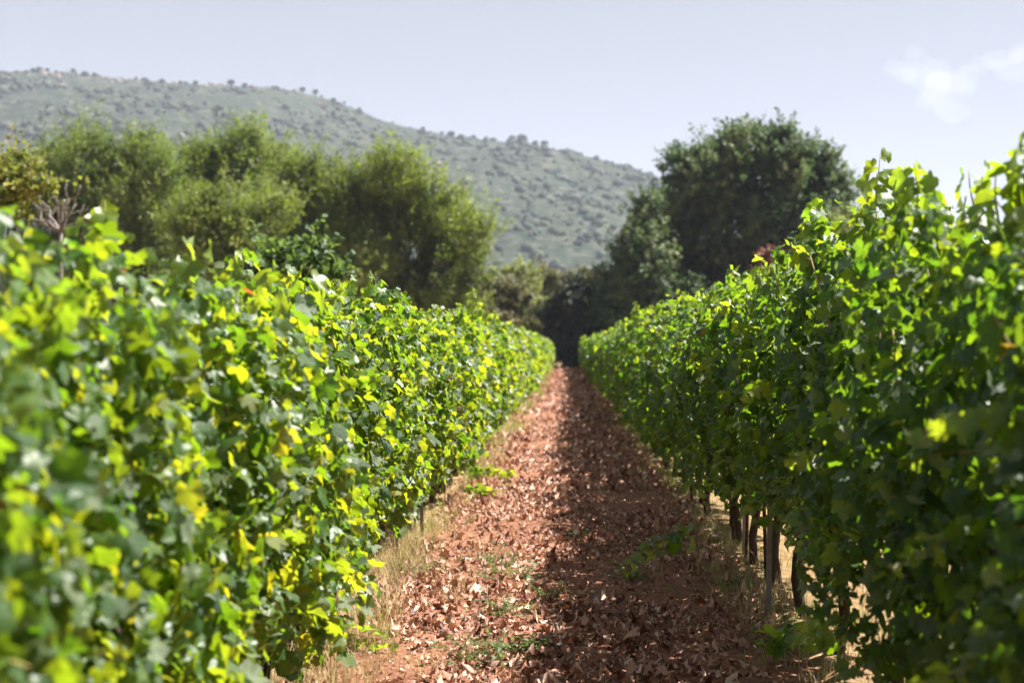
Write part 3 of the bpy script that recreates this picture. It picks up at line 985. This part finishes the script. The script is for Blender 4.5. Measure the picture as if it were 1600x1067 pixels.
tree('olive_green_tree', 'feathery tree filling the gap before the broad yellowish tree', 'tree', base_at(465, 88),
     px_blobs([(480, 450, 70, 55), (462, 316, 45, 55), (440, 286, 30, 36), (490, 291, 34, 40), (465, 376, 55, 60), (500, 346, 40, 50)], 88, 1.2, r=T), M['willow2'], T, 2100, 14, 0.125, 1.35, 1.0, group=GL)
tree('olive_green_tree', 'broad yellowish-topped tree with dark hollow, nearest the hill gap', 'tree', base_at(625, 86),
     px_blobs([(600, 490, 80, 45), (690, 480, 50, 40), (610, 306, 58, 52), (540, 301, 42, 46), (680, 321, 46, 45), (610, 278, 36, 34), (705, 366, 48, 45), (735, 381, 38, 40), (560, 366, 55, 50), (640, 386, 60, 55), (690, 426, 55, 45), (560, 431, 45, 50), (650, 451, 55, 40), (735, 431, 26, 30)], 86, 1.6, r=T), M['willow2'], T, 4600, 14, 0.125, 1.25, 0.9, group=GL, trunk_r=0.4)
tree('dark_shrub', 'dark brownish shrub beyond the end of the sunlit row', 'shrub', base_at(745, 104),
     px_blobs([(720, 480, 40, 32), (765, 470, 38, 38), (800, 480, 28, 34), (745, 510, 60, 28), (690, 485, 28, 30)], 104, 1.2, r=T), M['oak2'], T, 1300, 14, 0.14, 0.7, 0.3, DIAMOND, trunk_r=0.15)
tree('pale_tree', 'distant light green tree at the foot of the hill gap', 'tree', base_at(805, 135),
     px_blobs([(805, 450, 28, 25), (790, 470, 26, 28), (825, 470, 24, 30), (812, 438, 20, 16)], 135, 1.2, r=T), M['pale'], T, 900, 12, 0.2, 0.9, 0.3, DIAMOND)
tree('brown_tree', 'distant brownish olive tree with rounded top between the groves', 'tree', base_at(852, 138),
     px_blobs([(852, 450, 30, 24), (838, 465, 22, 24), (868, 465, 22, 24), (852, 490, 32, 24)], 138, 1.2, r=T), M['oak2'], T, 900, 12, 0.2, 0.9, 0.3, DIAMOND)
tree('pale_shrub', 'straw-green shrub left of the dark bush closing the path', 'shrub', base_at(842, 112),
     px_blobs([(845, 497, 26, 22), (828, 512, 24, 22), (860, 515, 20, 24)], 112, 0.8, r=T), M['pale'], T, 700, 12, 0.14, 0.7, 0.3, DIAMOND, trunk_r=0.12)
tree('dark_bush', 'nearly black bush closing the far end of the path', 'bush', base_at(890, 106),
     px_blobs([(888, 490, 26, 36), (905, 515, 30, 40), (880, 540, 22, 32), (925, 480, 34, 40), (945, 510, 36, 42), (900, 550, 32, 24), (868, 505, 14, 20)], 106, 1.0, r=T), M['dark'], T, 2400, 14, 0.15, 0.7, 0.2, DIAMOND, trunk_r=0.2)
tree('brown_topped_bush', 'brownish-topped bush above the dark one at the path end', 'bush', base_at(925, 112),
     px_blobs([(920, 455, 28, 24), (898, 452, 16, 16), (940, 462, 24, 24), (920, 490, 30, 30)], 112, 0.8, r=T), M['oak2'], T, 800, 12, 0.15, 0.7, 0.3, DIAMOND, trunk_r=0.15)
tree('dark_evergreen_tree', 'large rounded dark evergreen tree rising behind the shaded row', 'tree', base_at(1180, 108),
     px_blobs([(1180, 270, 75, 62), (1110, 275, 60, 50), (1215, 245, 46, 40), (1265, 290, 50, 52), (1295, 320, 34, 55), (1075, 295, 46, 55), (1150, 242, 40, 30), (1060, 360, 50, 55), (1140, 360, 70, 60), (1230, 370, 75, 65), (1290, 380, 45, 50),
               (1050, 430, 60, 50), (1130, 450, 70, 55), (1210, 450, 70, 50), (1060, 490, 60, 40), (1140, 510, 80, 40)], 108, 2.4, r=T), M['oak'], T, 7500, 14, 0.17, 0.95, 0.45, DIAMOND, trunk_r=0.55)
tree('dark_evergreen_tree', 'dark pointed evergreen leaning against the large rounded tree', 'tree', base_at(985, 102),
     px_blobs([(1015, 360, 26, 50), (1000, 420, 46, 50), (985, 393, 18, 35), (975, 438, 34, 34), (1000, 428, 28, 40), (965, 478, 34, 36), (1010, 478, 45, 40), (990, 513, 50, 30)], 102, 1.2, r=T), M['oak'], T, 1700, 14, 0.15, 0.95, 0.35, DIAMOND, trunk_r=0.3)
tree('evergreen_tree', 'lower tree showing right of the large dark evergreen, behind the vines', 'tree', base_at(1340, 100),
     px_blobs([(1335, 365, 30, 28), (1365, 385, 30, 28), (1310, 385, 30, 34), (1345, 420, 55, 35)], 100, 1.2, r=T), M['pale'], T, 1100, 13, 0.15, 0.8, 0.4, DIAMOND, trunk_r=0.25)
tree('rusty_shrub', 'small rusty pink dried shrub in front of the dark evergreen', 'shrub', base_at(1207, 70),
     px_blobs([(1205, 420, 14, 20), (1215, 432, 12, 18), (1200, 440, 16, 20)], 70, 0.3, r=T), M['rust'], T, 420, 12, 0.10, 0.45, 0.5, DIAMOND, trunk_r=0.1)
tree('broad_leaved_shrub', 'grey-green broad-leaved shrub looking over the sunlit row', 'shrub', base_at(455, 24),
     px_blobs([(420, 425, 30, 24), (460, 418, 34, 26), (490, 435, 26, 24), (445, 450, 60, 26), (470, 480, 60, 30)], 24, 0.5, r=T), M['fig'], T, 620, 9, 0.06, 0.35, 0.5, DIAMOND2, trunk_r=0.06)
tree('yellowing_tree', 'thin yellowing fruit tree at the edge above the sunlit row', 'tree', base_at(2, 26),
     px_blobs([(-5, 285, 18, 26), (22, 272, 11, 18), (-30, 290, 26, 36), (12, 312, 16, 18), (45, 292, 8, 14)], 26, 0.4, r=T), M['yellowing'], T, 260, 8, 0.05, 0.4, 0.4, DIAMOND2, trunk_r=0.07)


def bare_branch_tree():
    r = np.random.default_rng(17)
    y = 40.0
    b = np.array(base_at(85, y))
    root = empty('bare_tree', b)
    tag(root, 'leafless grey branching tree between the feathery trees and the sunlit row', 'tree')
    s = Soup()
    top = at(85, 360, y) - b
    s.add(*tube(np.array([0, 0, -0.2]) + (top + np.array([0, 0, 0.2])) * np.linspace(0, 1, 6)[:, None], np.linspace(0.10, 0.05, 6), 7))
    s.build('trunk', M['dead'], root)
    for px, py in ((20, 300), (50, 300), (75, 290), (95, 283), (100, 300), (118, 287), (135, 320), (60, 330), (30, 335), (150, 335)):
        e = at(px, py, y + r.normal(0, 0.5)) - b
        u = np.linspace(0, 1, 8)[:, None]
        p = top + (e - top) * u + r.normal(0, 0.05, (8, 3)) * np.minimum(u * 3, 1)
        q = Soup(); q.add(*tube(p, np.linspace(0.04, 0.012, 8), 5))
        for k in range(3):
            st = p[r.integers(3, 7)]
            d = unit(r.normal(size=3) + np.array([0, 0, 0.8])) * r.uniform(0.2, 0.5)
            q.add(*tube(st + d * np.linspace(0, 1, 4)[:, None] + r.normal(0, 0.015, (4, 3)), np.linspace(0.016, 0.007, 4), 4))
        q.build('branch', M['dead'], root)


bare_branch_tree()

# ------------------------------------------------------------------ hill
HX = [-400, -150, 0, 150, 300, 430, 500, 600, 720, 850, 930, 1020, 1120, 1240, 1400, 1600, 2000, 2600]
HY = [92, 96, 106, 112, 128, 136, 155, 187, 211, 222, 246, 270, 300, 335, 400, 470, 540, 560]
RIDGE = 1500.0


def hill_z(X, Y):
    px = VX + X / RIDGE * F
    rz = EYE + (VY - np.interp(px, HX, HY)) / F * RIDGE
    p = np.stack([X.ravel() / 120, Y.ravel() / 120], -1)
    n = (vnoise(p, 61) * 9 + vnoise(p * 2.6, 62) * 4 + vnoise(p * 6.3, 63) * 1.6).reshape(X.shape)
    foot = 520 + 60 * np.sin(X / 170.0)
    t = np.clip((Y - foot) / (RIDGE - foot), 0, 1)
    rise = t * (0.55 + 0.9 * t - 0.45 * t * t)
    back = np.clip((Y - RIDGE) / 900, 0, 1)
    f = np.where(Y <= RIDGE, rise, 1 - back ** 1.2)
    # the ridge line seen from the camera stays on the measured outline
    amp = np.clip(t * 3, 0, 1) * np.where(t > 0.85, 0.45, 1.0) * np.clip(rz / 120, 0.1, 1)
    return np.maximum(f, 0) * rz + n * amp * (f > 0.001) - 3.0 * (f <= 0.001)


hxs = np.linspace(-1500, 1700, 220)
hys = np.concatenate([np.linspace(440, 1540, 130), np.linspace(1560, 2500, 20)])


def hill_material():
    m, nt, out = new_mat('scrubby_hillside')
    f1 = noise(nt, 0.012, 6, 0.6, 'World'); f2 = noise(nt, 0.09, 6, 0.7, 'World'); f3 = noise(nt, 0.035, 5, 0.65, 'World')
    f4 = noise(nt, 0.13, 5, 0.7, 'World')
    c = ramp(nt, f4, [(0.42, (0.014, 0.028, 0.018)), (0.495, (0.036, 0.054, 0.032)), (0.56, (0.074, 0.086, 0.056)), (0.64, (0.19, 0.165, 0.14))])
    c = mix_c(nt, ramp(nt, f2, [(0.44, (0.85, 0.85, 0.85)), (0.52, (0.0, 0.0, 0.0))]), c, (0.026, 0.042, 0.030))
    c = mix_c(nt, ramp(nt, f1, [(0.42, (0, 0, 0)), (0.62, (0.3, 0.3, 0.3))]), c, (0.052, 0.066, 0.042))  # greyed mix: some distance haze put into the hill colour
    c = mix_c(nt, ramp(nt, f3, [(0.60, (0, 0, 0)), (0.70, (0.7, 0.7, 0.7))]), c, (0.21, 0.18, 0.155))
    p = nt.nodes.new('ShaderNodeBsdfPrincipled')
    nt.links.new(deep(nt, c), p.inputs['Base Color'])
    p.inputs['Roughness'].default_value = 0.95; p.inputs['Specular IOR Level'].default_value = 0.1
    b = nt.nodes.new('ShaderNodeBump'); b.inputs['Strength'].default_value = 1.0; b.inputs['Distance'].default_value = 3.0
    nt.links.new(noise(nt, 0.15, 5, 0.7, 'World'), b.inputs['Height'])
    nt.links.new(b.outputs['Normal'], p.inputs['Normal'])
    nt.links.new(p.outputs[0], out.inputs['Surface'])
    return m


tag(grid_mesh(hxs, hys, hill_z).build('hill', hill_material()), 'hazy green scrub covered hill sloping down to the right', kind='structure')

M['scrub'] = solid_material('hill_scrub', [(0.1, (0.028, 0.044, 0.032)), (0.5, (0.042, 0.060, 0.040)), (0.9, (0.074, 0.092, 0.058))], 0.4, 0.9, 0.0, tinted=True)  # grey-green with some of the distance haze painted in
M['rock'] = solid_material('pale_rock', [(0.2, (0.15, 0.125, 0.11)), (0.6, (0.26, 0.215, 0.19)), (0.9, (0.34, 0.29, 0.26))], 0.4, 0.95, 0.6, 0.5, tinted=True, coord='World')


def hill_scatter():
    r = np.random.default_rng(71)
    nc = 9000                      # thickets: bushes gathered round wandering centres
    k = np.clip(r.poisson(r.gamma(1.2, 5.0, nc)), 1, 28)
    ix = np.repeat(np.arange(nc), k); n = len(ix)
    spread = r.lognormal(1.5, 0.5, nc)
    x = r.uniform(-1050, 620, nc)[ix] + r.normal(0, 1, n) * spread[ix] * 1.5
    y = r.uniform(560, RIDGE + 15, nc)[ix] + r.normal(0, 1, n) * spread[ix] * 1.2
    y = np.minimum(y, RIDGE + 15)
    q_ = r.permutation(n); x, y = x[q_], y[q_]
    px = VX + x / y * F
    z = hill_z(x[None], y[None])[0]
    py = VY - (z - EYE) / y * F
    dens = 0.42 + 0.50 * vnoise(np.stack([x / 45, y / 45], -1), 64) + 0.25 * vnoise(np.stack([x / 14, y / 14], -1), 65) - 0.15 * (px < 250)
    ok = (px > -160) & (px < 1420) & (py < 470) & (r.uniform(size=n) < dens) & (z > 4)
    x, y, z = x[ok][:20000], y[ok][:20000], z[ok][:20000]
    n = len(x)
    s = Soup()
    sz = r.lognormal(0.20, 0.70, n)
    near_ridge = y > RIDGE - 60
    sz = np.clip(np.where(near_ridge, sz * 0.9, sz), 0.4, 4.2)
    v0, t0 = ICO1
    R = frames(r.normal(0, 0.2, (n, 3)) + np.array([0, 0, 1]), r.normal(size=(n, 3)))
    for q in range(4):
        m = np.arange(n) % 4 == q
        vv = v0 * (1 + r.normal(0, 0.22, (len(v0), 1))) * np.array([1, 1, 0.85])
        stamp(s, (vv, t0, np.zeros(len(vv))), R[m], sz[m], np.stack([x, y, z + sz * 0.35], -1)[m], np.clip(0.5 + 0.3 * vnoise(np.stack([x / 30, y / 30], -1), 66) + r.normal(0, 0.18, n), 0, 1)[m])
    tag(s.build('scrub', M['scrub'], smooth=True), 'dark scrub bushes dotted all over the hillside', 'scrub', kind='stuff')
    # rocks
    rk = Soup()
    n = 1100
    x = r.uniform(-1050, 300, n)
    y = np.where(r.uniform(size=n) < 0.55, RIDGE - np.abs(r.normal(0, 45, n)) + 5, r.uniform(800, RIDGE, n))
    cl = vnoise(np.stack([x / 60, y / 35], -1), 67)
    ok = cl > 0.05
    x, y = x[ok], y[ok]; n = len(x)
    z = hill_z(x[None], y[None])[0]
    sz = np.clip(r.lognormal(0.6, 0.5, n), 0.5, 3.2)
    v0, t0 = ICO1
    R = frames(r.normal(0, 0.3, (n, 3)) + np.array([0, 0, 1]), r.normal(size=(n, 3)))
    for q in range(4):
        m = np.arange(n) % 4 == q
        vv = v0 * (1 + r.normal(0, 0.25, (len(v0), 1))) * np.array([1.3, 1, 0.7])
        stamp(rk, (vv, t0, np.zeros(len(vv))), R[m], sz[m], np.stack([x, y, z + sz * 0.2], -1)[m], r.uniform(size=m.sum()))
    tag(rk.build('rocks', M['rock'], smooth=False), 'pale pinkish rocks scattered along the hill crest', 'rocks', kind='stuff')


hill_scatter()

M['ridge'] = tree_mat('ridge_tree_leaf', (0.025, 0.040, 0.018), (0.045, 0.065, 0.028), (0.075, 0.095, 0.04), (0.06, 0.08, 0.02), 0.15)


def ridge_trees():
    r = np.random.default_rng(81)
    spots = [10, 28, 52, 62, 86, 104, 122, 138, 168, 205, 222, 245, 268, 284, 300, 320, 356, 380, 396, 430, 440, 470, 490, 500, 519, 536, 560, 590, 612, 640, 660, 690, 705, 740, 760, 800, 815, 850, 880, 900, 925, 950, 975, 1000]
    protos = []
    for k in range(4):
        s = Soup()
        n = 900
        d = unit(r.normal(size=(n, 3))); lump = 1 + 0.3 * vnoise(d * 3, 90 + k)
        p = d * np.array([2.6, 2.6, 2.2]) * (lump * r.uniform(0.6, 1, n))[:, None] + np.array([0, 0, 4.2])
        stamp(s, DIAMOND, frames(r.normal(size=(n, 3)) + np.array([0, 0, .5]), d + r.normal(0, .4, (n, 3))), r.uniform(0.5, 1.0, n), p, r.uniform(size=n))
        cr = s.mesh('crown', M['ridge'])
        s = Soup(); s.add(*tube([(0, 0, -1), (0.1, 0, 1.5), (0.1, 0.1, 4.5)], [0.35, 0.28, 0.12], 5))
        protos.append((cr, s.mesh('trunk', M['bark'])))
    for k, px in enumerate(spots):
        x = (px - VX) / F * RIDGE; y = RIDGE + r.normal(-6, 6)
        x = (px - VX) / F * y
        root = empty('ridge_tree', (x, y, float(hill_z(np.array([[x]]), np.array([[y]]))[0, 0]) - 0.3))
        sc_ = float(np.clip(r.lognormal(-0.55, 0.4), 0.3, 1.1)) * (1.5 if px in (62, 104, 356, 519, 815) else 1.0)
        root.scale = (sc_ * r.uniform(0.9, 1.4), sc_, sc_)
        root.rotation_euler = (0, 0, r.uniform(0, 6))
        if px == 356: lb = 'lone tree on the crest above the middle of the feathery trees'
        elif px == 519: lb = 'taller dark tree where the hill crest begins to fall'
        elif px == 815: lb = 'tree on the rocky hump of the falling crest'
        else: lb = 'small dark tree on the skyline of the hill, %s from its left end' % ORD[k]
        tag(root, lb, 'tree', 'trees along the hill crest')
        a, b = protos[k % 4]
        link('crown', a, root); link('trunk', b, root)


ridge_trees()

# ------------------------------------------------------------------ clouds
def cloud_mat(density):
    m, nt, out = new_mat('cloud_vapour')
    v = nt.nodes.new('ShaderNodeVolumePrincipled')
    v.inputs['Color'].default_value = (1, 0.985, 0.98, 1)
    v.inputs['Density'].default_value = density
    v.inputs['Anisotropy'].default_value = 0.3
    nt.links.new(v.outputs[0], out.inputs['Volume'])
    return m


def cloud(label, puffs, y, density, seed):
    r = np.random.default_rng(seed)
    s = Soup()
    c0 = at(puffs[0][0], puffs[0][1], y)
    for px, py, hw, hh in puffs:
        for k in range(5):
            c = at(px + r.normal(0, hw * 0.45), py + r.normal(0, hh * 0.35), y + r.normal(0, 40)) - c0
            q = r.uniform(0.45, 0.8)
            v0, t0 = ICO3
            s.add(v0 * np.array([hw, hw * 1.2, hh]) * q / F * y + c, t0)
    o = s.build('cloud', cloud_mat(density), None, tuple(c0))
    md = o.modifiers.new('merge', 'REMESH'); md.mode = 'VOXEL'; md.voxel_size = 6.0
    tx = bpy.data.textures.new('billow', 'CLOUDS'); tx.noise_scale = 32; tx.noise_depth = 4
    dm = o.modifiers.new('billow', 'DISPLACE'); dm.texture = tx; dm.strength = 30; dm.mid_level = 0.5
    tag(o, label, 'cloud', 'clouds in the pale sky', 'stuff')


cloud('small faint white cumulus cloud high over the shaded row', [(1430, 100, 26, 26), (1405, 116, 26, 16), (1440, 125, 36, 24), (1485, 138, 32, 22), (1465, 155, 34, 26), (1480, 178, 30, 18)], 4200, 0.0006, 5)
cloud('thin flat cloud bank touching the picture edge beside the small cumulus', [(1545, 98, 30, 13), (1585, 93, 38, 16), (1625, 92, 44, 18), (1518, 112, 22, 10), (1580, 115, 50, 16)], 4300, 0.0005, 6)

# ------------------------------------------------------------------ haze
def haze():
    s = Soup()
    x0, x1, y0, y1, z0, z1 = -4100, 4100, -700, 5300, -6, 360
    v = [(x, y, z) for z in (z0, z1) for y in (y0, y1) for x in (x0, x1)]
    q = [(0, 2, 3, 1), (4, 5, 7, 6), (0, 1, 5, 4), (2, 6, 7, 3), (0, 4, 6, 2), (1, 3, 7, 5)]
    t = []
    for a, b, c, d in q: t += [(a, b, c), (a, c, d)]
    s.add(v, t)
    m, nt, out = new_mat('summer_haze')
    vo = nt.nodes.new('ShaderNodeVolumePrincipled')
    vo.inputs['Color'].default_value = (0.76, 0.82, 1.0, 1)
    vo.inputs['Density'].default_value = 0.00014
    vo.inputs['Anisotropy'].default_value = 0.0
    nt.links.new(vo.outputs[0], out.inputs['Volume'])
    tag(s.build('haze', m, smooth=False), 'thin blue summer haze over the valley', 'haze', kind='stuff')


haze()
